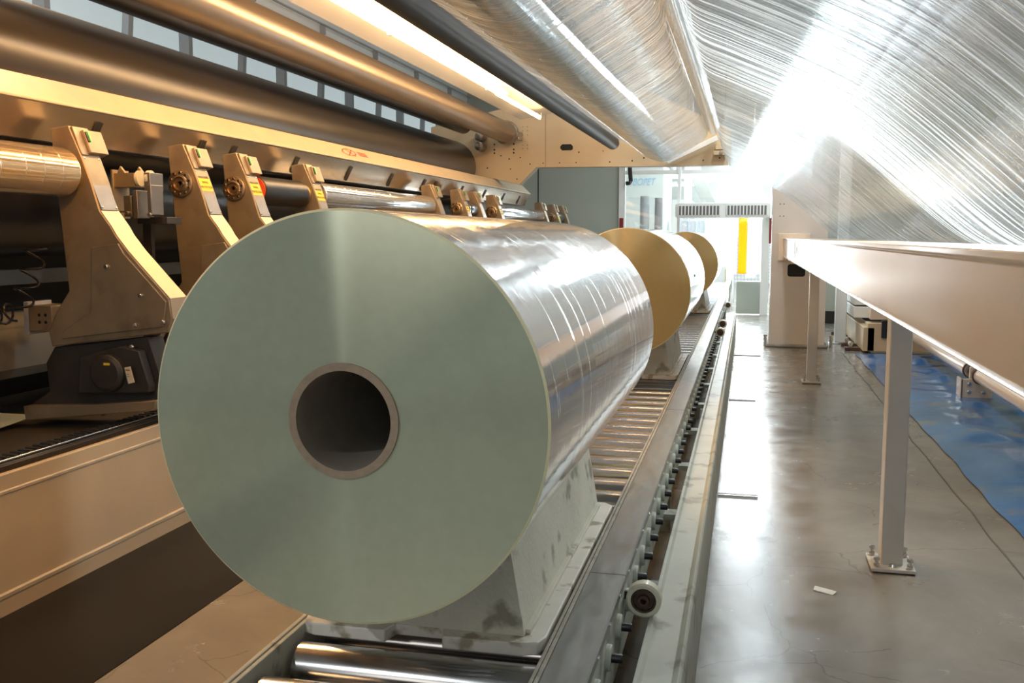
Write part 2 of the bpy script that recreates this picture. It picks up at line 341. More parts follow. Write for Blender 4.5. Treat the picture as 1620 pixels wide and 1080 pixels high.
# ================================================================== SETTING
b = B().use(floorm).box(-9, 5, -5, 34, -.2, 0); struct('floor', b)
ceilm = mat('ceiling_grey', (.07,.075,.08), .7); sidem = mat('side_wall_grey', (.22,.23,.23), .6)
b = B().use(ceilm).box(-9.2, 5.2, 1, 34.2, 7.2, 7.4); struct('ceiling', b)
b = B().use(sidem).box(4.9, 5.1, 4, 34, 0, 7.2); struct('wall_right', b)
b = B().use(white).box(-9.2, 5.2, 34, 34.2, 0, 7.2); struct('wall_far', b)
b = B().use(mat('hall_wall', (.42,.46,.46), .6)).box(-9.2, -9, -5, 34, 0, 3.6); struct('wall_left', b)
b = B().use(white).box(-9.2, -9, -5, 34, 6.4, 7.2); struct('wall_upper_left', b)
struct('window_2', B().use(mat('daylight_glazing', (.5,.55,.55), .4, emit=(.62,.72,.74), es=.55)).box(-9.15,-9.1,-5,34,3.6,6.4))
n_ = 1
for k in range(22):
    y = -2+k*1.5
    struct('trim_%d' % n_, B().use(greyp).bar((-8.0,y,3.4),(-8.0,y+.45,6.8),.10,.10) if k % 2 else B().use(greyp).bar((-8.0,y,3.4),(-8.0,y,6.8),.16,.10)); n_ += 1
struct('trim_%d' % n_, B().use(greyp).box(-8.1,-7.9,-3,33,3.4,3.55))
vd = root('ventilation_duct', (-6.4, 0, 4.35), 'long white overhead duct with a thin rail, above the brown pipe roller', 'duct')
part('duct_body', B().use(white).box(-7.0,-5.9,0,30,4.35,5.6), vd, .02)
part('rail', B().use(greyp).box(-5.84,-5.82,0,30,4.52,4.54), vd)
for yy in range(1,30,2): part('rail_stub', B().use(greyp).box(-5.9,-5.82,yy,yy+.03,4.40,4.54), vd)
struct('floor_shade_strip', B().use(shadefloor).box(-3.01, -2.25, -2, 14.3, 0, .004))  # dark strip added for the shaded floor along the winder bed

# partition with doorway at the end of the conveyor
PY = 20.4
struct('wall_partition', B().use(greyg).box(-6.5, -2.62, PY, PY+.08, 0, 5).use(holem).box(-4.35,-4.33,PY-.01,PY,1.5,3.1), .003)
struct('wall_panel_low', B().use(greyg).box(-.20, .28, PY, PY+.06, .02, .68), .004)
wf = struct('window_1', B().use(white).box(-2.62,-2.49,PY-.06,PY+.08,0,3.2).box(-1.42,-1.36,PY-.04,PY+.06,0,3.2).box(.27,.42,PY-.06,PY+.08,0,3.2).box(-2.49,.27,PY-.02,PY+.05,2.86,2.94))
part('glass_pane', B().use(glassm).box(-2.49,-1.42,PY,PY+.01,.0,2.86), wf); part('glass_pane', B().use(glassm).box(-1.36,.27,PY,PY+.01,2.26,2.86), wf)
for nm, x0, x1, z0, z1 in (('left door post', -2.6, -2.52, 1.744, 1.967), ('right door post', .415, .49, 1.448, 1.954)):
    single('red_marker_tape', B().use(redtag).box(x0, x1, PY-.075, PY-.06, z0, z1), (x0, PY-.07, z0), 'dark red reflective strip on the %s' % nm, 'marker', None)
single('hanging_cable', B().use(blk).tube([(-2.39,PY-.12,3.2),(-2.385,PY-.13,2.95),(-2.37,PY-.12,2.72),(-2.40,PY-.12,2.68),(-2.46,PY-.1,2.675)], .045, 8), (-2.39,PY-.12,2.68), 'thick black cable hanging down beside the white door post', 'cable')
# air curtain
ac = root('air_curtain', (-.51, PY-.2, 1.96), 'white air curtain unit with two slotted grilles above the doorway', 'air curtain')
part('housing', B().use(white).prism([(-1.44,1.99),(-1.40,1.96),(.38,1.96),(.42,1.99),(.42,2.23),(.38,2.26),(-1.40,2.26),(-1.44,2.23)], PY-.30, PY-.08), ac, .01)
for x0, x1 in ((-1.38,-.56),(-.42,.36)):
    g = part('grille', B().use(mat('grille_dark',(.16,.15,.15),.5)).box(x0, x1, PY-.312, PY-.30, 2.02, 2.2), ac)
    gb = B().use(white)
    for k in range(13):
        xx = x0+(x1-x0)*k/12; gb.box(xx-.011, xx+.011, PY-.335, PY-.312, 2.01, 2.21)
    part('slats', gb, g)
# strip curtain
xs = -1.36; k = 0; strips = [(.19,.95),(.17,.98),(.18,.97),(.17,1.02),(.19,1.0),(.17,.98),(.165,.84),(.18,.83),(.19,.76),(.15,.84)]
sx = [-1.36,-1.19,-1.03,-.87,-.71,-.55,-.38,-.18,-.02,.11]
names = ['leftmost','second from left','third from left','fourth from left','fifth from left','sixth from left','long','yellow','longest','rightmost']
for i, ((wd, zb), x0) in enumerate(zip(strips, sx)):
    yel = (i == 7)
    P = [(x0+wd*t/5, PY-.02-.015*math.sin(PI*t/5)+.04*(i%2)) for t in range(6)]
    bb = B().use(film_y if yel else film_s); uvl = bb.bm.loops.layers.uv.new('UVMap')
    n = 10; G = [[bb.bm.verts.new((x, y-.02*math.sin(j*.5+i), 1.96+(zb-1.96)*j/n)) for x, y in P] for j in range(n+1)]
    for j in range(n):
        for q in range(5):
            f = bb.face([G[j][q], G[j][q+1], G[j+1][q+1], G[j+1][q]])
            for lp in f.loops: lp[uvl].uv = (lp.vert.co.x*3, lp.vert.co.z*3)
    o = single('curtain_strip', bb, (x0+wd/2, PY, zb), ('translucent yellow plastic strip hanging in the doorway' if yel else '%s clear plastic strip hanging in the doorway curtain' % names[i]), 'curtain strip', 'plastic strips of the door curtain')
    sm = o.modifiers.new('thickness', 'SOLIDIFY'); sm.thickness = .004
# things in the room beyond
single('paper_tube', B().use(mat('grey_tube',(.42,.41,.42),.6)).lathe((-2.197,21.5,0),(0,0,1),[(.09,0),(.102,0),(.102,2.46),(.085,2.46),(.085,2.3),(0,2.3)],28), (-2.197,21.5,0), 'tall pale grey tube standing behind the window, left one', 'tube')
single('paper_tube', B().use(mat('brown_tube',(.30,.25,.25),.6)).lathe((-1.902,21.5,0),(0,0,1),[(.07,0),(.082,0),(.082,2.42),(.068,2.42),(.068,2.3),(0,2.3)],28), (-1.902,21.5,0), 'slimmer brownish tube standing behind the window, right one', 'tube')
t = root('film_machine', (-3.1, 24.2, 0), 'large white machine with pale blue BOPET lettering beyond the window', 'machine')
part('housing', B().use(white).box(-5.2,-2.0,24.05,26.5,0,3.35), t, .02); part('roof_cap', B().use(mat('pale_cap',(.62,.68,.7),.5)).box(-5.3,-1.9,23.95,26.6,3.35,3.62), t, .01)
lt = text_mesh('BOPET', .25, mat('pale_blue_ink',(.30,.62,.85),.5), .001, .3)
for v in lt.vertices: v.co.x *= .72
place_text('lettering', lt, t, (1,0,0), (0,0,1), (-2.50, 24.04, 2.90))
t = root('sloping_machine_frame', (-1.2, 27, 0), 'white inclined girder machine frame beyond the door glass', 'machine')
part('inclined_girder', B().use(white).bar((-1.6,27,3.7),(-.5,29.5,1.2),.35,.25), t, .01)
part('upright', B().use(white).box(-1.7,-1.5,26.9,27.1,0,3.7), t, .01); part('upright', B().use(white).box(-.6,-.4,29,29.3,0,1.9), t, .01)
part('control_cabinet', B().use(greyp).box(-1.75,-1.2,25.2,25.8,0,2.3), t, .02)
t = root('wire_fence_panel', (.2, 22.6, 0), 'pale blue wire mesh fence panel seen below the curtain strips', 'fence')
fb = B().use(mat('fence_wire',(.35,.42,.5),.5))
for k in range(14): fb.box(-.28+k*.075, -.272+k*.075, 22.6, 22.61, .1, 1.6)
for k in range(20): fb.box(-.28, .72, 22.6, 22.61, .1+k*.075, .108+k*.075)
part('mesh', fb, t); part('frame', B().use(white).box(-.32,-.28,22.58,22.62,0,1.64).box(.72,.76,22.58,22.62,0,1.64).box(-.32,.76,22.58,22.62,1.6,1.64), t)
single('yellow_bollard', B().use(yellow).lathe((-.56,30.0,0),(0,0,1),[(.0,0),(.08,0),(.08,.6),(.05,.64),(0,.64)],24), (-.56,30.0,0), 'short yellow bollard behind the strip curtain, left of the conveyor end', 'bollard')
for k, (lx, ly) in enumerate(((-1.5,26.9),(.1,26.9),(-.7,28.6),(.6,31),(-1.9,31))):
    t = root('ceiling_luminaire', (lx, ly, 3.2), ['bright tube luminaire hanging nearest behind the door glass, left','bright tube luminaire hanging nearest behind the door glass, right','bright tube luminaire in the middle of the far room','farthest right bright luminaire in the far room','farthest left bright luminaire in the far room'][k], 'lamp', 'far room luminaires')
    part('housing', B().use(white).box(lx-.7,lx+.7,ly-.1,ly+.1,3.2,3.28), t)
    part('tube', B().use(mat('cool_tube',(1,1,1),emit=(.9,.97,1),es=14)).cyl((lx-.66,ly,3.16),(lx+.66,ly,3.16),.025,12), t)
    part('suspension_rod', B().use(greyp).cyl((lx,ly,3.28),(lx,ly,7.2),.01,8), t)

# right hand far wall with dark skirting
struct('wall_side_room', B().use(greyg).box(1.1, 4.9, 18.4, 18.5, 0, 4.5))
struct('baseboard_side_room', B().use(blk).box(1.1, 4.9, 18.37, 18.4, .03, .25))

# ================================================================== FILM ROLLS
def film_roll(y0, y1, facem, label, name='film_roll'):
    cx, cz, r = -.904, 1.172, .4915
    t = root(name, (cx, y0, cz-r), label, 'film roll', 'large film rolls on the conveyor')
    ci = .118; co = .1365
    part('winding', B().lathe((cx,y0,cz),(0,1,0),[(co,0),(r-.006,0),(r,.005),(r,y1-y0-.005),(r-.006,y1-y0),(co,y1-y0)],160,closed=True,mats=[facem,rimm,wound,wound,facem,facem]), t, smooth=30)
    part('core_tube', B().lathe((cx,y0,cz),(0,1,0),[(co,-.006),(ci,-.006),(ci,y1-y0+.006),(co,y1-y0+.006)],96,closed=True,mats=[kraft,kraftin,kraft,kraft]), t)
    return t
r1 = film_roll(2.08, 4.51, face_green, 'huge nearest roll of clear film with pale green wound end face and brown core')
r2 = film_roll(7.55, 10.0, face_gold, 'middle roll of clear film with golden end face, second from camera')
r3 = film_roll(14.75, 17.2, face_gold, 'farthest roll of clear film with golden end face near the doorway')
# green print on the second roll: small patches following the surface
gb = B().use(mat('green_print',(.05,.6,.3),.4))
for (a0, a1, ya, yb) in ((10,13,8.15,8.35),):
    n = 6
    A = [gb.bm.verts.new((-.904+.4925*math.cos(math.radians(a0+(a1-a0)*k/n)), ya, 1.172+.4925*math.sin(math.radians(a0+(a1-a0)*k/n)))) for k in range(n+1)]
    D = [gb.bm.verts.new((-.904+.4925*math.cos(math.radians(a0+(a1-a0)*k/n)), yb, 1.172+.4925*math.sin(math.radians(a0+(a1-a0)*k/n)))) for k in range(n+1)]
    for k in range(n): gb.face([A[k],A[k+1],D[k+1],D[k]])
part('green_print', gb, r2)

# saddles carrying the rolls
def saddle(y0, label):
    cx = -.893; t = root('roll_saddle', (cx, y0, .43), label, 'saddle', 'saddles under the film rolls')
    P = [(-.36,-.02),(-.33,0),(-.10,0),(-.09,.055),(.07,.055),(.08,0),(.30,0),(.345,.03),(.365,.08),(.365,1.46),(.30,1.5),(-.33,1.5),(-.365,1.46),(-.365,.02)]
    P = [(-.365,.05),(-.355,.015),(-.32,0),(-.10,0),(-.085,.06),(.06,.06),(.075,0),(.30,0),(.35,.02),(.365,.07),(.365,1.46),(.33,1.5),(-.33,1.5),(-.365,1.46)]
    part('base_plate', B().use(platem).prismz([(cx+x, y0+y) for x, y in P], .43, .468), t, .004)
    zt = .77; n = 12
    arc = [(cx+.255*math.cos(PI*k/n), 0) for k in range(n+1)]
    yf, yb = y0+.05, y0+1.45
    def section(hw_b, hw_t):
        pts = [(cx-hw_b,.468),(cx+hw_b,.468),(cx+hw_t,zt)]
        rr = .4925; ccx = -.904; ccz = 1.172
        for k in range(n+1):
            x = cx+hw_t - 2*hw_t*k/n; pts.append((x, ccz-math.sqrt(max(rr*rr-(x-ccx)**2,0))-.001))
        pts.append((cx-hw_t,zt)); return pts
    bb = B().use(saddlem).prism(section(.305,.255), yf, yb)
    part('cradle', bb, t, .004, smooth=25)
    part('side_rib', B().use(saddlem).box(cx+.29,cx+.318,yf+.02,yb-.02,.468,.482).box(cx-.318,cx-.29,yf+.02,yb-.02,.468,.482), t, .002)
    return t
saddle(2.545, 'worn pale steel saddle block under the nearest roll on the rollers')
saddle(7.95, 'pale saddle block under the middle golden-faced roll')
saddle(15.1, 'pale saddle block under the farthest roll')
# loose film tail tucked in at the nearest saddle
tb = B().use(film_s); uvl = tb.bm.loops.layers.uv.new('UVMap'); G = []
for j in range(9):
    row = []
    for i in range(5): row.append(tb.bm.verts.new((-.70+.012*i+.006*j, 2.56+.004*math.sin(i*2+j), .80-.03*j*.6+.03*i+.006*math.sin(j*3+i))))
    G.append(row)
for j in range(8):
    for i in range(4):
        f = tb.face([G[j][i],G[j][i+1],G[j+1][i+1],G[j+1][i]])
        for lp in f.loops: lp[uvl].uv = (lp.vert.co.x*9, lp.vert.co.z*9)
single('film_scrap', tb, (-.7,2.56,.7), 'crumpled clear film tail tucked under the nearest roll beside its saddle', 'film scrap')

# ================================================================== ROLLER CONVEYOR
cv = root('roller_conveyor', (-.88, 2.0, 0), 'long steel roller conveyor running under the film rolls to the doorway', 'conveyor')
YC0, YC1 = 1.6, 26.5
ry = [2.02+.2355*k for k in range(100)]
rm = B().use(chrome).lathe((-1.235,0,.357),(1,0,0),[(0,0),(.03,0),(.03,.006),(.073,.006),(.073,.724),(.03,.724),(.03,.73),(0,.73)],32).mesh('roller', Vector((0,0,0)))
capm = B().use(green_w).lathe((-.372,0,.372),(1,0,0),[(0,0),(.039,0),(.039,.012),(.036,.016),(0,.016)],28).mesh('bearing_cap', Vector((0,0,0)))
stub = B().use(blk).lathe((-.357,0,.372),(1,0,0),[(0,0),(.014,0),(.014,.03),(.012,.033),(0,.033)],14).mesh('shaft_end', Vector((0,0,0)))
off = worldloc(cv)
for i, y in enumerate(ry):
    o = link('roller', rm, cv, Vector((0,y,0))-off)
    if y < 16:
        o = link('bearing_cap', capm, cv, Vector((0,y+.0,0))-off); link('shaft_end', stub, o, (0,0,0))
part('side_rail', B().use(saddlem).box(-1.262,-1.248,YC0,YC1,.20,.46).box(-1.28,-1.266,YC0,YC1,.20,.462), cv, .002)
sc = B().use(holem)
part('side_rail', B().use(green_w).box(-.385,-.371,YC0,YC1,.22,.468), cv, .002)
part('side_rail', B().use(green_w).box(-.515,-.50,YC0,YC1,.30,.47), cv, .002)
for ya, yb in ((YC0,3.13),(3.136,6.3),(6.306,10.2),(10.206,15.0),(15.006,20.2),(20.206,YC1)):
    part('cover_plate', B().use(coverm).prism([(-.487,.476),(-.483,.48),(-.370,.48),(-.366,.476),(-.366,.45),(-.369,.45),(-.369,.474),(-.484,.474),(-.484,.45),(-.487,.45)], ya, yb), cv)
part('edge_seal', B().use(mat('worn_seal',(.33,.30,.24),.6,0,.2,(20,20,20))).box(-.50,-.488,YC0,YC1,.44,.478).box(-.513,-.503,YC0,YC1,.44,.476), cv, .002)
scb = B().use(steelb)
for k in range(60): scb.lathe((-.366, 2.05+.235*k, .462),(1,0,0),[(.006,0),(.006,.003),(0,.005)],8)
part('cover_screws', scb, cv)['kind'] = 'stuff'
for y in (1.9, 5.2, 8.6, 12.0, 15.6, 19.5, 24.0):
    part('leg', B().use(green_w).box(-1.28,-1.2,y,y+.08,0,.22), cv, .003); part('leg', B().use(green_w).box(-.45,-.371,y,y+.08,0,.22), cv, .003)
# cross ties joining conveyor to the kerb channel
for y in (3.7, 4.75, 5.8, 6.9, 8.0, 9.1, 10.2, 11.4, 12.8):
    part('cross_tie', B().use(green_w).box(-.371,-.286,y,y+.10,.20,.23), cv, .002)
for y in (3.10, 12.3, 13.5, 17.2):
    wx, wz = -.303, .408
    wp = part('guide_wheel', B().use(wheelm).lathe((wx,y,wz),(0,1,0),[(.042,0),(.052,0),(.058,.006),(.058,.044),(.052,.05),(.042,.05)],40,closed=True), cv)
    part('wheel_hub', B().use(rust).lathe((wx,y+.002,wz),(0,1,0),[(0,.03),(.010,.03),(.010,-.004),(.018,-.004),(.020,.012),(.034,.012),(.036,.004),(.042,.004),(.042,.046),(0,.046)],28), wp)
    part('axle_arm', B().use(rust).box(-.371,wx,y+.046,y+.058,wz-.015,wz+.012), wp)
# black plug lying in the gap near the camera
pg = root('cable_plug', (-.325, 2.35, 0), 'black cable plug hanging in the gap beside the nearest conveyor side', 'plug')
part('plug_body', B().use(blk).cyl((-.325,2.36,.29),(-.318,2.48,.33),.024,16).cyl((-.318,2.48,.33),(-.33,2.56,.34),.018,12), pg, .002)
part('cable', B().use(blk).tube([(-.315,2.34,.30),(-.32,2.28,.24),(-.325,2.25,.12),(-.30,2.3,.01)],.012,10), pg)

# painted channel along the aisle
single('kerb_channel', B().use(green_w).prism([(-.285,0),(-.145,0),(-.145,.335),(-.150,.35),(-.16,.356),(-.17,.350),(-.178,.342),(-.262,.342),(-.272,.350),(-.285,.35)], 1.5, 15.9), (-.21,1.5,0), 'long pale green steel channel standing on the floor beside the conveyor', 'channel', None, .002)
for k, (y, x1) in enumerate(((6.05,.10),(9.68,.115),(13.36,.21))):
    single('floor_rail_bar', B().use(steel).box(-.14,x1,y-.03,y+.03,0,.012).use(blk).box(-.14,x1,y-.012,y+.012,.012,.014), (-.14,y,0), ['nearest short steel bar set in the aisle floor','middle short steel bar set in the aisle floor','farthest short steel bar set in the aisle floor'][k], 'floor bar', 'steel bars across the aisle edge')

# ================================================================== WINDER ON THE LEFT
bed = root('winder_bed', (-3.5, -1, 0), 'long cream machine bed carrying the winding arms, left of the conveyor', 'machine bed')
part('housing', B().use(cream).prism([(-4.9,0.0),(-3.02,0.0),(-3.02,.602),(-3.05,.602),(-3.08,.575),(-4.9,.50)], -1, 18.9), bed, .004)
part('rib', B().use(cream).prism([(-3.02,.0),(-3.012,.0),(-3.012,.07),(-3.02,.075)], -1, 18.9), bed)
part('rib', B().use(mat('cream_worn_edge',(.50,.43,.33),.5,0,.15,(3,8,3))).prism([(-3.02,.075),(-3.008,.08),(-3.008,.095),(-3.02,.10)], -1, 18.9).prism([(-3.02,.515),(-3.014,.52),(-3.014,.53),(-3.02,.535)], -1, 18.9), bed)
part('slide_rail', B().use(rolldark).box(-3.13,-3.09,-1,18.9,.57,.615).box(-3.2,-3.16,-1,18.9,.56,.60).use(steel).box(-3.15,-3.14,-1,18.9,.56,.625), bed, .003)
rk = B().use(dkcast).box(-3.34,-3.26,-1,18.9,.55,.578)
for k in range(160): rk.box(-3.335,-3.265,1.9+k*.05,1.922+k*.05,.578,.596)
part('gear_rack', rk, bed)
part('inner_shade_plate', B().use(mat('bed_shade_dark',(.07,.06,.045),.35)).prism([(-4.9,.505),(-3.36,.565),(-3.36,.572),(-4.9,.512)],-1,18.9), bed)  # dark plate added over the bed top for the shade behind the arms
single('cover_sheet', B().use(mat('pale_sheet',(.55,.62,.55),.4)).hexa([(-4.15,4.05,.56),(-3.88,4.2,.56),(-3.85,4.6,.60),(-4.2,4.6,.60),(-4.15,4.05,.565),(-3.88,4.2,.565),(-3.85,4.6,.605),(-4.2,4.6,.605)]), (-4.0,4.3,.56), 'pale sheet lying behind the base of the nearest arm', 'sheet')

ARM = [(-3.583,2.163),(-3.475,2.176),(-3.40,2.008),(-3.351,1.875),(-3.309,1.732),(-3.246,1.649),(-3.219,1.603),(-3.152,1.52),(-2.918,1.275),(-2.906,1.168),(-2.932,1.098),(-3.64,1.005),(-3.657,1.084),(-3.60,1.20),(-3.518,1.308),(-3.539,1.557),(-3.561,1.843)]
def arm(hub, sticker):
    y0, y1 = 4.5, 4.66
    t = root('winding_arm', (-3.3, 4.5, .62), 'x', 'winding arm', 'winding arms on the machine bed')
    part('arm_plate', B().use(arm_m).prism(ARM, y0, y1), t, .006, smooth=25)
    # bright machined front edge along the sloping side
    e = [(-3.309,1.732),(-3.246,1.649),(-3.219,1.603),(-3.152,1.52),(-2.918,1.275),(-2.906,1.168)]
    eb = B().use(arm_edge); o_ = .004
    poly = [(x+o_, z+o_*.5) for x, z in e] + [(x-.01, z-.01) for x, z in e[::-1]]
    eb.prism(poly, y0+.004, y1-.004); part('machined_edge', eb, t)
    # raised web plates on the front face
    part('web_plate', B().use(arm_m).prism([(-3.20,1.56),(-3.36,1.54),(-3.38,1.20),(-3.56,1.09),(-3.57,1.05),(-2.95,1.13),(-2.93,1.26),(-3.17,1.51)], y0-.012, y0), t, .003, smooth=25)
    # cover plate with screws, sits on the sloping side; leans with the arm
    d = Vector((-3.309+3.475,0,1.732-2.176)).normalized(); nrm = Vector((-d.z,0,d.x)).normalized()
    if nrm.x < 0: nrm = -nrm
    p = Vector((-3.475,0,2.176)); L_ = .474
    def slab(bb, a0, a1, ya, yb, h0, h1):
        q = []
        for h in (h0, h1):
            for (a, y) in ((a0,ya),(a1,ya),(a1,yb),(a0,yb)):
                v = p + d*a + nrm*h; q.append((v.x, y, v.z))
        return bb.hexa(q)
    cp = part('cover_plate', slab(B().use(steel if False else dkst), .17, L_, y0+.01, y1-.01, .0, .010), t, .002)
    for a in (.185, L_-.015):
        for yy in (y0+.022, y1-.022):
            v = p+d*a+nrm*.010; part('screw', B().use(steelb).lathe((v.x,yy,v.z), nrm, [(.006,0),(.006,.003),(0,.006)], 8), cp)
    hb = slab(B().use(arm_m), .01, .17, y0+.005, y0+.06, 0, .018); slab(hb, .03, .16, y0+.062, y1+.05, -.03, .035)
    hp = part('head_block', hb, t, .004)
    part('indicator', slab(slab(B().use(blk), .045, .10, y0+.064, y0+.075, .035, .042).use(greenl), .045, .10, y0+.076, y0+.085, .035, .045), hp)
    if sticker:
        st = part('warning_sticker', slab(B().use(yellow), .20, .315, y0+.012, y1-.012, .0102, .0112), t, label='yellow sticker')
        X = Vector((0,1,0)); Yv = -d
        for k, tx in enumerate(('MAX LOAD','SWING','PROTECTION')):
            v = p+d*(.225+.033*k)+nrm*.0122
            place_text('lettering', text_mesh(tx, .022, inkm, .0003), st, X, Yv, (v.x, y0+.08, v.z))
    if hub:
        hc = (-3.493, y0, 1.929)
        h = part('hub_flange', B().use(mat('bronze_flange',(.36,.26,.16),.3,.85,.1,(9,9,9))).lathe(hc,(0,-1,0),[(0,0),(.085,0),(.085,.016),(.078,.02),(.055,.02),(.05,.028),(.042,.03),(.040,.014),(.024,.014),(.024,.02),(.014,.02),(.014,-.02),(0,-.02)],40), t)
        for k in range(10):
            a = 2*PI*(k+.4)/10; bb = B().use(steelb).lathe((hc[0]+.068*math.cos(a), y0-.02, hc[2]+.068*math.sin(a)),(0,-1,0),[(.008,0),(.008,.006),(0,.006)],8)
            part('flange_bolt', bb, h)
    # base casting with motor
    bc = part('base_bracket', B().use(dkcast).prism([(-3.65,1.0),(-3.708,.911),(-3.696,.755),(-3.818,.677),(-3.809,.60),(-3.017,.686),(-3.0,.84),(-3.07,1.07)], y0+.03, y1), t, .006)
    part('foot_plate', B().use(arm_m).prism([(-3.818,.677),(-3.809,.60),(-3.017,.686),(-3.0,.74),(-3.4,.70)], y0-.03, y1+.1), t, .004)
    part('motor', B().use(dkcast).prism([(-3.45,.96),(-3.47,.76),(-3.04,.78),(-3.035,.82),(-3.09,1.0),(-3.2,1.02)], y0-.03, y0+.03).lathe((-3.27,y0-.03,.88),(0,-1,0),[(.10,0),(.10,.03),(.08,.045),(0,.045)],32), t, .006)
    return t
protoA = arm(True, True); protoB = arm(False, False); 
ARMS = [  # y of front face, has hub, label
 (4.50, False, 'nearest winding arm, large cast metal arm holding the leftmost film roll'),
 (5.57, True, 'second winding arm with round bronze hub and yellow sticker, behind the clamp unit'),
 (6.23, True, 'third winding arm, just left of the orange-red disc'),
 (7.29, True, 'fourth winding arm with yellow sticker, right of the black core'),
 (10.5, False, 'arm at the far end of the silver middle roll'),
 (11.6, True, 'arm with round hub just beyond the middle roll gap'),
 (12.3, False, 'arm right behind the small dark chuck wheel'),
 (13.3, True, 'arm with round hub at the near end of the farthest small roll'),
 (16.5, False, 'arm at the far end of the farthest small roll'),
 (17.6, True, 'second last arm near the grey partition'),
 (18.5, False, 'last arm nearest the grey partition')]
usedA = usedB = False
for (y, hub, lab) in ARMS:
    if hub:
        t = protoA if not usedA else copy_tree(protoA); usedA = True
    else:
        t = protoB if not usedB else copy_tree(protoB); usedB = True
    t.location = (-3.3, y, .62); t['label'] = lab
    if y == 4.5: first_arm = t
# extras only the nearest arm shows
mt = [c for c in first_arm.children if c.name.startswith('motor')][0]
lb = part('rating_plate', B().use(labelm).hexa([(-3.142,4.419,.918),(-3.107,4.419,.925),(-3.085,4.419,.842),(-3.122,4.419,.833),(-3.142,4.416,.918),(-3.107,4.416,.925),(-3.085,4.416,.842),(-3.122,4.416,.833)]).use(inkm).box(-3.135,-3.11,4.4155,4.416,.902,.908).box(-3.13,-3.115,4.4155,4.416,.882,.885).box(-3.13,-3.112,4.4155,4.416,.872,.875), first_arm, label='white rating label')
part('motor_sticker', B().use(yellow).box(-3.27,-3.235,4.422,4.425,.925,.938), first_arm, label='small yellow sticker')
for x, z in ((-3.113,1.135),(-2.95,1.155),(-3.27,1.439),(-3.075,1.290),(-3.386,.66),(-3.332,.655),(-3.14,1.02)):
    part('bolt', B().use(steelb).lathe((x,4.49,z),(0,-1,0),[(.013,0),(.013,.012),(.009,.018),(0,.018)],12), first_arm)
# coiled black hoses
def helix(p0, p1, r, turns, n=14):
    p0 = Vector(p0); p1 = Vector(p1); ax = (p1-p0).normalized(); u = ax.cross(Vector((0,1,0))).normalized(); v = ax.cross(u); P = []
    N_ = int(turns*n)
    for k in range(N_+1):
        a = 2*PI*k/n; P.append(p0+(p1-p0)*(k/N_)+u*math.cos(a)*r+v*math.sin(a)*r)
    return P
single('coiled_hose', B().use(blk).tube(helix((-3.63,4.42,1.55),(-3.75,4.40,1.20),.055,3.5), .007, 6), (-3.7,4.4,1.2), 'black coiled air hose hanging behind the nearest arm', 'hose', 'coiled hoses')
single('coiled_hose', B().use(blk).tube(helix((-4.1,4.40,1.12),(-3.78,4.40,1.20),.05,4.5), .007, 6), (-3.95,4.4,1.1), 'black coiled air hose running level at the left picture edge', 'hose', 'coiled hoses')
single('terminal_block', B().use(arm_m).box(-3.83,-3.68,4.56,4.75,1.08,1.22).use(greyp).box(-3.86,-3.83,4.56,4.75,1.06,1.24).use(blk).lathe((-3.72,4.56,1.17),(0,-1,0),[(.01,0),(.01,.003),(0,.003)],10).lathe((-3.76,4.56,1.17),(0,-1,0),[(.01,0),(.01,.003),(0,.003)],10).lathe((-3.72,4.56,1.13),(0,-1,0),[(.01,0),(.01,.003),(0,.003)],10).lathe((-3.76,4.56,1.13),(0,-1,0),[(.01,0),(.01,.003),(0,.003)],10), (-3.76,4.65,1.06), 'small drilled metal block mounted left of the nearest arm', 'block', None, .003)
# small film rolls on the arms
def small_roll(y0, y1, r, label, nm='small_film_roll', m_=None):
    t = root(nm, (-3.493, y0, 1.929-r), label, 'film roll', 'rolls being wound on the arms')
    part('winding', B().lathe((-3.493,y0,1.929),(0,1,0),[(.045,0),(r-.012,0),(r-.003,.004),(r,.014),(r,y1-y0-.014),(r-.003,y1-y0-.004),(r-.012,y1-y0),(.045,y1-y0)],64,closed=True,mats=[m_ or wound]*8), t)
    part('core_tube', B().lathe((-3.493,y0-.05,1.929),(0,1,0),[(.045,0),(.03,0),(.03,y1-y0+.1),(.045,y1-y0+.1)],32,closed=True,mats=[kraft]*4), t)
    return t
small_roll(1.6, 4.45, .128, 'small clear film roll, tinted as if warmly lit, at the left picture edge on the nearest arm', m_=wound_warmlit)
small_roll(7.53, 10.44, .112, 'silver wrinkled small film roll in the middle of the winder')
small_roll(13.53, 16.44, .105, 'silver small film roll farthest along the winder')
bc = root('black_core', (-3.493, 6.47, 1.82), 'short black winding core with an orange-red end disc', 'core')
part('core_body', B().use(blk).cyl((-3.493,6.5,1.929),(-3.493,7.2,1.929),.105,40), bc, .003)
part('end_disc', B().use(orangec).lathe((-3.493,6.5,1.929),(0,-1,0),[(.045,0),(.098,0),(.098,.012),(.045,.012)],40,closed=True), bc, label='orange-red end disc')
part('chuck', B().use(steel).cyl((-3.493,6.4,1.929),(-3.493,6.5,1.929),.04,24).cyl((-3.493,6.42,1.929),(-3.493,6.44,1.929),.06,24), bc)
for (ya, yb, lab) in ((11.83,12.24,'dark chuck wheel between two close arms, middle of the winder'),(17.85,18.44,'dark chuck wheel between the last two arms')):
    t = root('chuck_wheel', (-3.493, ya, 1.82), lab, 'wheel', 'chuck wheels')
    part('wheel', B().use(blkdrum).lathe((-3.493,ya,1.929),(0,1,0),[(0,0),(.09,0),(.10,.02),(.10,yb-ya-.02),(.09,yb-ya),(0,yb-ya)],32), t); part('ring', B().use(steelb).lathe((-3.493,ya+.03,1.929),(0,1,0),[(.10,0),(.104,0),(.104,.012),(.10,.012)],32,closed=True), t)
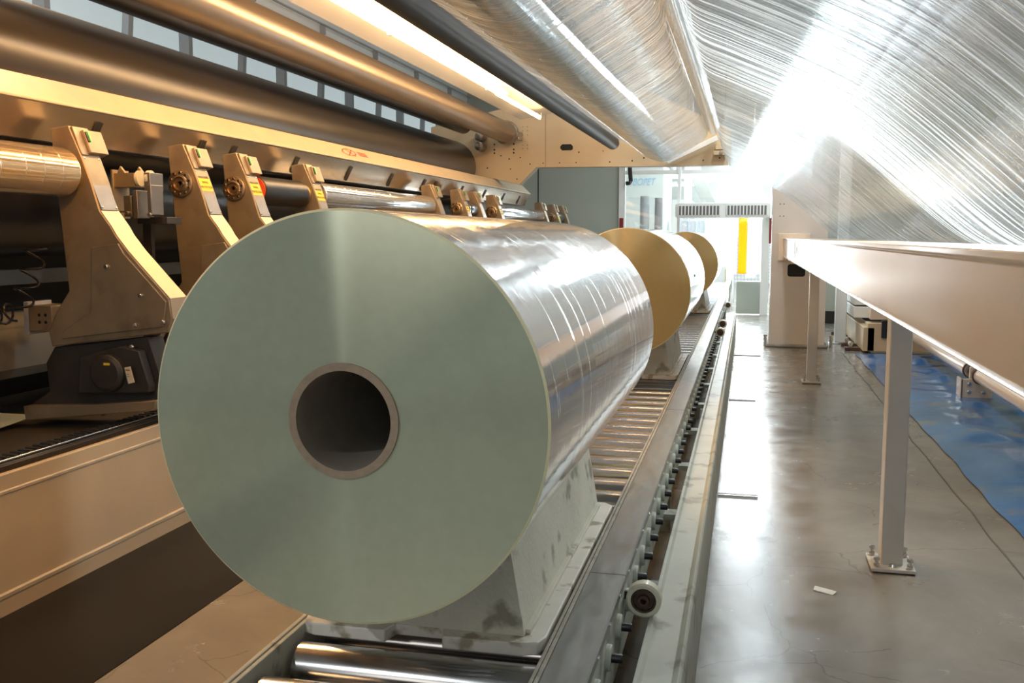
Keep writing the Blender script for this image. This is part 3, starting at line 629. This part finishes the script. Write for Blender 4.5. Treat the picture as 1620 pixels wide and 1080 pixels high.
# clamp unit between first and second arm
cu = root('clamp_unit', (-3.46, 5.0, 1.70), 'intricate metal clamp unit with small wheels behind the nearest arm', 'clamp')
part('bracket', B().use(arm_m).box(-3.585,-3.44,5.0,5.12,1.88,1.96).box(-3.585,-3.57,4.99,5.14,1.70,1.98).prism([(-3.55,1.96),(-3.53,2.0),(-3.49,1.95)],5.0,5.02).prism([(-3.47,1.96),(-3.45,2.0),(-3.41,1.95)],5.06,5.08), cu, .002)
part('bracket', B().use(dkst).box(-3.44,-3.41,4.98,5.1,1.70,1.86).box(-3.345,-3.32,4.98,5.1,1.72,1.89).box(-3.37,-3.33,4.99,5.12,1.86,1.96), cu, .003)
for x in (-3.43,-3.365):
    part('wheel', B().use(wheelm).lathe((x,5.03,1.93),(1,0,0),[(0,0),(.045,0),(.045,.018),(0,.018)],24), cu)
part('cylinder', B().use(dkst).box(-3.50,-3.45,4.98,5.06,1.71,1.83).cyl((-3.47,4.98,1.73),(-3.47,4.96,1.73),.012,10).cyl((-3.33,4.98,1.72),(-3.33,4.965,1.72),.012,10).cyl((-3.58,5.02,1.74),(-3.44,5.02,1.74),.006,8), cu, .002)
part('support', B().use(dkcast).bar((-3.46,5.15,1.72),(-3.56,5.3,1.40),.06,.03).box(-3.60,-3.53,5.26,5.34,.572,1.42).box(-3.5,-3.3,5.1,5.25,1.67,1.71), cu, .002)
# cream cross bar with stainless underside
cb = root('deckle_bar', (-3.75, -1, 2.11), 'long cream bar with stainless underside running above the winding arms', 'machine bar')
part('cream_cover', B().use(cream).prism([(-3.87,2.452),(-3.746,2.452),(-3.599,2.310),(-3.599,2.299),(-3.607,2.295),(-3.87,2.295)], -1, 16.3), cb, .003)
part('stainless_tray', B().use(mat('tray_steel', (.44,.37,.28), .25, .9, .12, (4,1.2,4))).prism([(-3.87,2.293),(-3.607,2.293),(-3.686,2.148),(-3.695,2.108),(-3.87,2.108)], -1, 16.27), cb, .002)
part('lip', B().use(dkst).prism([(-3.697,2.145),(-3.688,2.145),(-3.700,2.106),(-3.709,2.106)], -1, 16.25), cb)
tb = B().use(dkcast)
for y in (4.97,6.08,6.50,7.52,8.64,9.74,10.81,11.23,12.36,13.50,14.61,15.64):
    part('tab', B().use(dkcast).prism([(-3.633,2.240),(-3.622,2.245),(-3.684,2.125),(-3.698,2.115)], y-.028, y+.028), cb)
# red mark on the sloping cream face
ux = Vector((0,1,0)); uy = Vector((-3.746+3.599,0,2.452-2.310)).normalized(); un_ = Vector((.7,0,.72)).normalized()
pc = Vector((-3.6725,8.76,2.381))+un_*.0012
rb = B().use(redm)
def rring(cy, cv_, ry_, rv, w_):
    n = 24; P = []
    for k in range(n):
        a = 2*PI*k/n; q = pc+ux*(cy+ry_*math.cos(a)+rv*.8*math.sin(a))+uy*(cv_+rv*math.sin(a)); q2 = pc+ux*(cy+(ry_-w_)*math.cos(a)+(rv-w_*.4)*.8*math.sin(a))+uy*(cv_+(rv-w_*.4)*math.sin(a)); P.append((rb.bm.verts.new(q), rb.bm.verts.new(q2)))
    for k in range(n): rb.face([P[k][0],P[(k+1)%n][0],P[(k+1)%n][1],P[k][1]])
rring(-.07,.0,.17,.055,.03)
for (a, b_) in (((-.16,-.05),(.05,.05)),((-.1,.04),(.0,-.05))):
    A = pc+ux*a[0]+uy*a[1]; D = pc+ux*b_[0]+uy*b_[1]
    rb.face([rb.bm.verts.new(q) for q in (A, A+ux*.03, D+ux*.03, D)])
for k in range(3):
    z = .035-.022*k; A = pc+ux*.16+uy*z
    rb.face([rb.bm.verts.new(q) for q in (A, A+ux*.22, A+ux*.22-uy*.015, A-uy*.015)])
part('red_mark', rb, cb, smooth=0, label='red hand-drawn mark')
# rolls above
def roller(name, cx, cz, r, y0, y1, m_, label, end=steel, group='long machine rollers'):
    t = root(name, (cx, y0, cz-r), label, 'roller', group)
    part('shell', B().use(m_).lathe((cx,y0,cz),(0,1,0),[(0,0),(r-.006,0),(r,.006),(r,y1-y0-.02),(r-.012,y1-y0),(0,y1-y0)],72), t)
    part('journal', B().use(end).cyl((cx,y1,cz),(cx,y1+.3,cz),r*.35,24), t)
    return t
roller('contact_roller', -4.29, 2.60, .39, -1, 13.95, rolldark, 'large dark roller above the cream bar, the biggest roller')
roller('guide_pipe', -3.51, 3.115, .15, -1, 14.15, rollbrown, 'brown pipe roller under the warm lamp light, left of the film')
roller('guide_roller', -4.07, 3.20, .12, -1, 13.9, rolldark, 'dark slim roller half hidden behind the brown pipe roller')
roller('guide_roller', -1.84, 2.87, .088, -1, 13.6, blkrl if False else mat('black_roller_cover',(.02,.017,.014),.42,.0,spec=.15), 'slim black roller on the left edge of the hanging film web')
roller('guide_roller', -1.16, 2.785, .155, -1, 13.75, mat('polished_roller',(.80,.80,.80),.10,1.,.03,(10,2,10)), 'polished roller inside the film loop under the ceiling')
roller('guide_roller', -.49, 3.045, .075, -1, 13.75, mat('polished_roller',(.8,.8,.8),.1,1.), 'polished slim roller at the ridge of the film web')
roller('drum', -4.5, 1.93, .46, -1, 14.2, blkdrum, 'black drum behind the winding arms, under the cream bar')
single('rear_beam', B().use(mat('dark_back',(.02,.02,.02),.6)).box(-5.35,-5.2,-1,14.3,0,2.75), (-5.3,-1,0), 'black back plate behind the black drum and winding arms', 'plate')
single('crossbeam', B().use(mat('beam_shade_grey',(.12,.13,.13),.5)).box(-4.75,-4.55,-1,14.3,1.29,1.385), (-4.65,-1,1.29), 'grey beam low behind the winding arms, above the grey duct', 'beam')  # grey darkened to carry the shade behind the arms
single('duct', B().use(mat('duct_shade_grey',(.15,.14,.12),.5)).prism([(-4.6,.80),(-4.02,.80),(-3.97,.86),(-3.96,1.0),(-4.0,1.08),(-4.06,1.11),(-4.6,1.12)], -1, 14.3), (-4.3,-1,.8), 'wide grey duct low behind the winding arms at left edge', 'duct', None, .01)  # duct colour lowered too, holding the shade down there

# end collar + small rollers at the portal plate
single('pipe_clamp', B().use(dkst).lathe((-3.51,14.16,3.115),(0,1,0),[(.15,0),(.175,0),(.175,.12),(.15,.12)],40,closed=True).box(-3.36,-3.28,14.18,14.3,3.0,3.12).use(steelb).lathe((-3.32,14.18,3.03),(0,-1,0),[(.02,0),(.02,.01),(0,.012)],12), (-3.51,14.16,2.94), 'split clamp ring at the far end of the brown pipe', 'clamp', None, .004)
for k, z in enumerate((3.07, 2.93)):
    single('pinch_roller', B().use(dkst).lathe((-3.93,14.2,z),(0,1,0),[(0,0),(.04,0),(.065,.01),(.065,.22),(0,.22)],28), (-3.93,14.2,z-.065), ['upper of the two small round rollers on the far cream frame','lower of the two small round rollers on the far cream frame'][k], 'roller', 'small rollers on the far frame')

# portal frame: cream side plate of the slitter
pt = root('machine_side_frame', (.7, 14.6, 0), 'large cream side frame of the machine spanning the far end of the aisle', 'machine frame')
pb = B().use(creamM).prism([(-.262,2.60),(-3.11,2.62),(-3.364,2.369),(-3.75,2.462),(-3.935,2.462),(-3.935,2.0),(-4.75,2.0),(-4.75,3.25),(-3.6,3.5),(-3.0,4.0),(-1.9,3.9),(-.262,3.1)], 14.44, 14.66)
pb.use(holem)
def hole(x, z, r): pb.lathe((x,14.438,z),(0,1,0),[(0,0),(r,0),(r,.003)],14)
def slot(x0, x1, z0, z1):
    pb.prism([(x0+.03,z0),(x1-.03,z0),(x1-.008,z0+.008),(x1,z0+.03),(x1,z1-.03),(x1-.03,z1),(x0+.03,z1),(x0,z1-.03),(x0,z0+.03)], 14.437, 14.441)
slot(-2.74,-2.55,2.86,2.95); slot(-2.74,-2.57,3.32,3.41)
for x in (-3.75,-3.45):
    for z in (2.97,2.89,2.84): hole(x, z, .013)
for x in (-3.31,-3.24):
    for z in (3.22,3.16,3.10,2.95,2.90): hole(x, z, .006)
for x, z, r in ((-3.65,2.80,.011),(-3.52,2.75,.011),(-3.35,2.77,.01),(-3.86,2.62,.011),(-3.5,2.6,.009),(-3.2,2.67,.01),(-3.4,2.45,.01),(-3.0,2.68,.009),(-2.75,2.68,.009),(-2.5,2.68,.009),(-2.0,2.68,.011),(-1.67,2.69,.012),(-1.50,2.73,.013),(-.94,2.76,.012),(-.75,2.92,.012),(-.65,2.68,.01),(-.42,2.71,.012),(-2.46,2.83,.012),(-2.3,3.1,.008),(-2.1,2.84,.008)): hole(x, z, r)
pb.box(-2.965,-2.962,14.437,14.441,2.62,3.6)
part('side_plate', pb, pt, smooth=25)
pb = B().use(mat('cream_column', (.66,.60,.53), .4, 0, .04, (2,2,2))).prism([(.335,0),(1.10,0),(1.10,2.25),(.335,2.75)],14.5,14.95).use(holem)
slot2 = (.565,.81,1.02,1.20)
pb.prism([(.60,1.02),(.775,1.02),(.80,1.03),(.81,1.055),(.81,1.165),(.80,1.19),(.775,1.2),(.60,1.2),(.575,1.19),(.565,1.165),(.565,1.055),(.575,1.03)], 14.497, 14.501)
for x, z in ((.44,2.05),(.49,2.05),(.44,1.88),(.49,1.88),(.80,2.2),(.93,2.12),(.89,2.09),(1.02,1.81),(1.05,1.81),(.55,1.55)): pb.lathe((x,14.498,z),(0,1,0),[(0,0),(.008,0),(.008,.003)],10)
part('column', pb, pt, smooth=25)
part('grout_pad', B().use(mat('grout',(.30,.29,.27),.8,0,.2,(8,8,8))).box(.29,1.15,14.45,15.0,0,.05), pt, .02)
for x in (.285,1.2):
    part('anchor_bolt', B().use(steelb).cyl((x,14.6,0),(x,14.6,.16),.018,12).lathe((x,14.6,.10),(0,0,1),[(.03,0),(.03,.03),(0,.03)],6).lathe((x,14.6,.145),(0,0,1),[(.03,0),(.03,.03),(0,.03)],6), pt)
single('bearing_block', B().use(creamM).box(-.50,-.33,14.30,14.44,2.74,2.80).box(-.48,-.36,14.32,14.44,2.82,2.90).use(dkst).lathe((-.40,14.30,2.77),(0,-1,0),[(.025,0),(.025,.03),(0,.03)],16), (-.4,14.4,2.74), 'small bearing block bolted on the right end of the cream frame', 'bearing', None, .004)
single('frame_brace', B().use(white).bar((-1.15,14.3,2.66),(-.45,14.3,2.98),.07,.05), (-.8,14.3,2.6), 'pale diagonal brace bar on the cream frame below the film', 'brace', None, .004)

# ================================================================== WARM TUBE LAMP UNDER THE FILM
lp = root('tube_lamp', (-2.8, 4.0, 3.2), 'long glowing warm tube lamp below the film at the ceiling', 'lamp')
wt = mat('warm_tube',(1,1,1),emit=(1.,.60,.26),es=48)
part('lamp_tube', B().use(wt).cyl((-2.8,10.9,3.205),(-2.8,13.25,3.205),.024,14), lp); part('lamp_tube', B().use(wt).cyl((-2.77,4.0,3.225),(-2.77,11.1,3.225),.044,14), lp)
for yy in (4.5,7.5,10.5,13.2): part('lamp_clip', B().use(greyp).box(-2.83,-2.77,yy,yy+.03,3.185,3.19).box(-2.83,-2.825,yy,yy+.03,3.185,3.26).box(-2.775,-2.77,yy,yy+.03,3.185,3.26), lp)

# ================================================================== FILM WEBS
webC = sheet([(-3.22,3.262),(-2.9,3.312),(-2.4,3.41),(-1.9,3.52),(-1.3,3.66)], -1, 13.9, film_c, 6)
o = single('film_web', webC, (-2.5,6,3.26), 'smooth clear film stretched above the glowing tube lamp', 'film', 'film webs under the ceiling', smooth=60)
P = [(-1.93,3.02),(-1.87,2.965),(-1.79,2.93),(-1.62,2.85),(-1.50,2.775),(-1.42,2.70),(-1.31,2.65),(-1.20,2.622),(-1.10,2.620),(-1.02,2.66),(-.92,2.72),(-.70,2.85),(-.58,2.95),(-.56,3.06),(-.52,3.13),(-.46,3.135),(-.405,3.07),(-.375,2.85),(-.345,2.70),(-.262,2.53),(-.09,2.44),(.15,2.33),(.417,2.19),(.62,2.035),(.82,1.86),(1.0,1.70),(1.16,1.58),(1.35,1.50),(1.6,1.47),(1.85,1.58),(2.15,1.86),(2.6,2.45),(3.2,3.3)]
webB = sheet(smooth_prof(P, 4), -1, 13.8, film_b, 20)
o = single('film_web', webB, (0,6,1.5), 'large wrinkled clear film web sagging over the aisle and the beige beam', 'film', 'film webs under the ceiling', smooth=60)

# ================================================================== RIGHT SIDE BEAM AND POSTS
beige = mat('beige_beam_paint', (.80,.66,.51), .25, 0, .03, (2,2,2), coat=.3)
bm_ = root('guard_beam', (.6, -1, 1.31), 'long beige steel beam on posts along the right side of the aisle', 'beam')
part('web_face', B().use(beige).prism([(.50,1.318),(.50,1.545),(.488,1.552),(.488,1.572),(.80,1.572),(.80,1.318)], -1, 14.5), bm_, .004)
part('lower_edge', B().use(steelb).prism([(.487,1.314),(.50,1.322),(.80,1.322),(.80,1.312),(.49,1.311)], -1, 14.5), bm_, .001)
part('end_plate', B().use(beige).box(.43,.86,14.46,14.5,1.25,1.63), bm_, .003)
part('joint', B().use(mat('joint_line',(.45,.38,.32),.5)).box(.496,.502,11.0,11.015,1.32,1.545).box(.496,.50,10.6,10.66,1.38,1.49), bm_)
postm = mat('grey_post', (.60,.56,.50), .4, 0, .05, (4,4,4), coat=.2)
def post(y, label):
    t = root('beam_post', (.715, y, 0), label, 'post', 'posts carrying the beam')
    part('shaft', B().use(postm).box(.665,.765,y-.05,y+.07,.02,1.306), t, .006)
    part('base_plate', B().use(postm).box(.615,.815,y-.12,y+.12,.008,.024).use(rust).box(.62,.81,y-.115,y+.115,0,.008), t, .002)
    for x, dy in ((.64,-.09),(.79,-.09),(.64,.09),(.79,.09)):
        part('anchor_bolt', B().use(steelb).cyl((x,y+dy,.024),(x,y+dy,.075),.009,10).lathe((x,y+dy,.03),(0,0,1),[(.016,0),(.016,.014),(0,.014)],6).lathe((x,y+dy,.058),(0,0,1),[(.016,0),(.016,.014),(0,.014)],6), t)
    part('weld_nut', B().use(steelb).lathe((.715,y-.075,.024),(0,0,1),[(.018,0),(.014,.014),(0,.018)],10), t)
    return t
post(4.90, 'nearest grey square post bolted to the floor under the beam')
post(11.05, 'farther square post under the beam, in front of the cream column')
t = root('machine_post', (1.38,15.25,0), 'pale cream post behind the beam, right of the cream column', 'post')
part('shaft', B().use(white).box(1.30,1.46,15.2,15.33,.02,3.1), t, .01); part('base_plate', B().use(steel).box(1.22,1.54,15.12,15.4,0,.02), t, .003)
# pipe on bracket
pp = root('drive_pipe', (2.2, 4, .3), 'beige pipe running low along the floor behind the beam', 'pipe')
part('tube', B().use(beige).cyl((2.2,3.0,.268),(2.2,10.0,.268),.072,32).cyl((2.2,10.42,.268),(2.2,13.9,.268),.072,32).use(chrome).cyl((2.2,10.0,.268),(2.2,10.42,.268),.05,24), pp)
for y in (9.97,10.40):
    part('collar', B().use(rust).lathe((2.2,y,.268),(0,1,0),[(.072,0),(.082,0),(.082,.04),(.072,.04)],32,closed=True), pp)
br = root('pipe_bracket', (2.2, 10.2, 0), 'bolted plate bracket holding the pipe above the blue sheet', 'bracket')
part('plate', B().use(postm).box(2.06,2.34,10.15,10.19,.03,.215).box(2.055,2.075,10.15,10.35,.03,.215), br, .003)
part('yoke', B().use(postm).prism([(2.14,.2),(2.26,.2),(2.26,.32),(2.23,.345),(2.17,.345),(2.14,.32)],10.19,10.23), br, .003)
part('foot', B().use(rust).box(1.98,2.42,10.1,10.4,.01,.03), br, .003)
for x, z in ((2.13,.17),(2.13,.09),(2.26,.09)): part('bolt', B().use(steelb).lathe((x,10.15,z),(0,-1,0),[(.018,0),(.018,.01),(0,.014)],12), br)
# blue plastic sheet on the floor
def blue_mat():
    M = mat('blue_plastic', (.035,.16,.42), .30, 0, .25, (1.2,1.2,1.2), dirt=(.16,.20,.25), dirts=2.2, coat=.6, bump=.35, bs=(5,5,5)); return M
bl = B().use(blue_mat()); nx, ny = 56, 150
from mathutils import noise as mn
G = []
for j in range(ny+1):
    row = []
    for i in range(nx+1):
        x = 1.46+3.3*i/nx; y = 2.6+11.3*j/ny
        if i == 0: x += .03*mn.noise(Vector((y*1.7,3,0)))
        e = min(1, i/5)*min(1, (ny-j)/5)
        z = .008+e*(.014+.07*abs(mn.noise(Vector((x*.9+y*.35, y*1.15-x*.3, 0))))+.035*abs(mn.noise(Vector((x*2.1-y*.6, y*2.2+x*.8, 9))))+.012*mn.noise(Vector((x*3, y*3, 5))))
        z = max(z, .006); row.append(bl.bm.verts.new((x,y,z)))
    G.append(row)
for j in range(ny):
    for i in range(nx): bl.face([G[j][i],G[j][i+1],G[j+1][i+1],G[j+1][i]])
single('blue_ground_sheet', bl, (2.5,8,0), 'crinkled blue plastic sheet lying on the floor right of the beam', 'plastic sheet', smooth=70)
# machine base far right
mb = root('slide_machine', (2.0, 14.2, 0), 'pale machine base with levelling feet behind the beam, far right', 'machine')
part('bed', B().use(creamM).box(1.62,2.9,14.0,14.3,.03,.42).box(1.57,1.72,14.0,17.4,.03,.36), mb, .01)
part('slide', B().use(white).box(1.50,1.72,14.6,17.6,.44,.60).box(1.50,1.72,14.6,17.6,.62,.86), mb, .008)
part('cross_box', B().use(beige).box(1.66,2.9,14.05,14.35,.46,.66), mb, .008); part('dark_unit', B().use(blk).box(1.80,1.98,13.96,14.05,.22,.46), mb, .005)
part('slot', B().use(holem).prism([(2.35,.09),(2.62,.09),(2.65,.12),(2.65,.15),(2.62,.18),(2.35,.18),(2.32,.15),(2.32,.12)],13.99,14.0), mb)
for y in (14.3,14.85,15.75,16.6):
    part('levelling_foot', B().use(rust).box(1.36,1.56,y-.06,y+.06,0,.05).use(steelb).cyl((1.44,y,.05),(1.44,y,.13),.02,10).lathe((1.44,y,.08),(0,0,1),[(.035,0),(.035,.03),(0,.03)],6), mb, .003)
# scrap of film on the floor, sealed joint
single('film_scrap', B().use(film_s if False else white).hexa([(.33,4.47,.001),(.41,4.43,.001),(.43,4.46,.001),(.34,4.53,.001),(.33,4.47,.006),(.41,4.43,.002),(.43,4.46,.010),(.34,4.53,.004)]), (.37,4.48,0), 'tiny torn piece of white film lying on the aisle floor', 'film scrap')
jb = B().use(mat('floor_joint',(.10,.09,.07),.7))
x = 1.30; y = 3.0
while y < 14:
    y2 = y+.25; x2 = 1.30+.02*mn.noise(Vector((y*2,0,0)))
    jb.hexa([(x-.004,y,.0),(x+.006,y,.0),(x2+.006,y2,.0),(x2-.004,y2,.0),(x-.004,y,.002),(x+.006,y,.002),(x2+.006,y2,.002),(x2-.004,y2,.002)]); x, y = x2, y2
struct('floor_joint', jb)
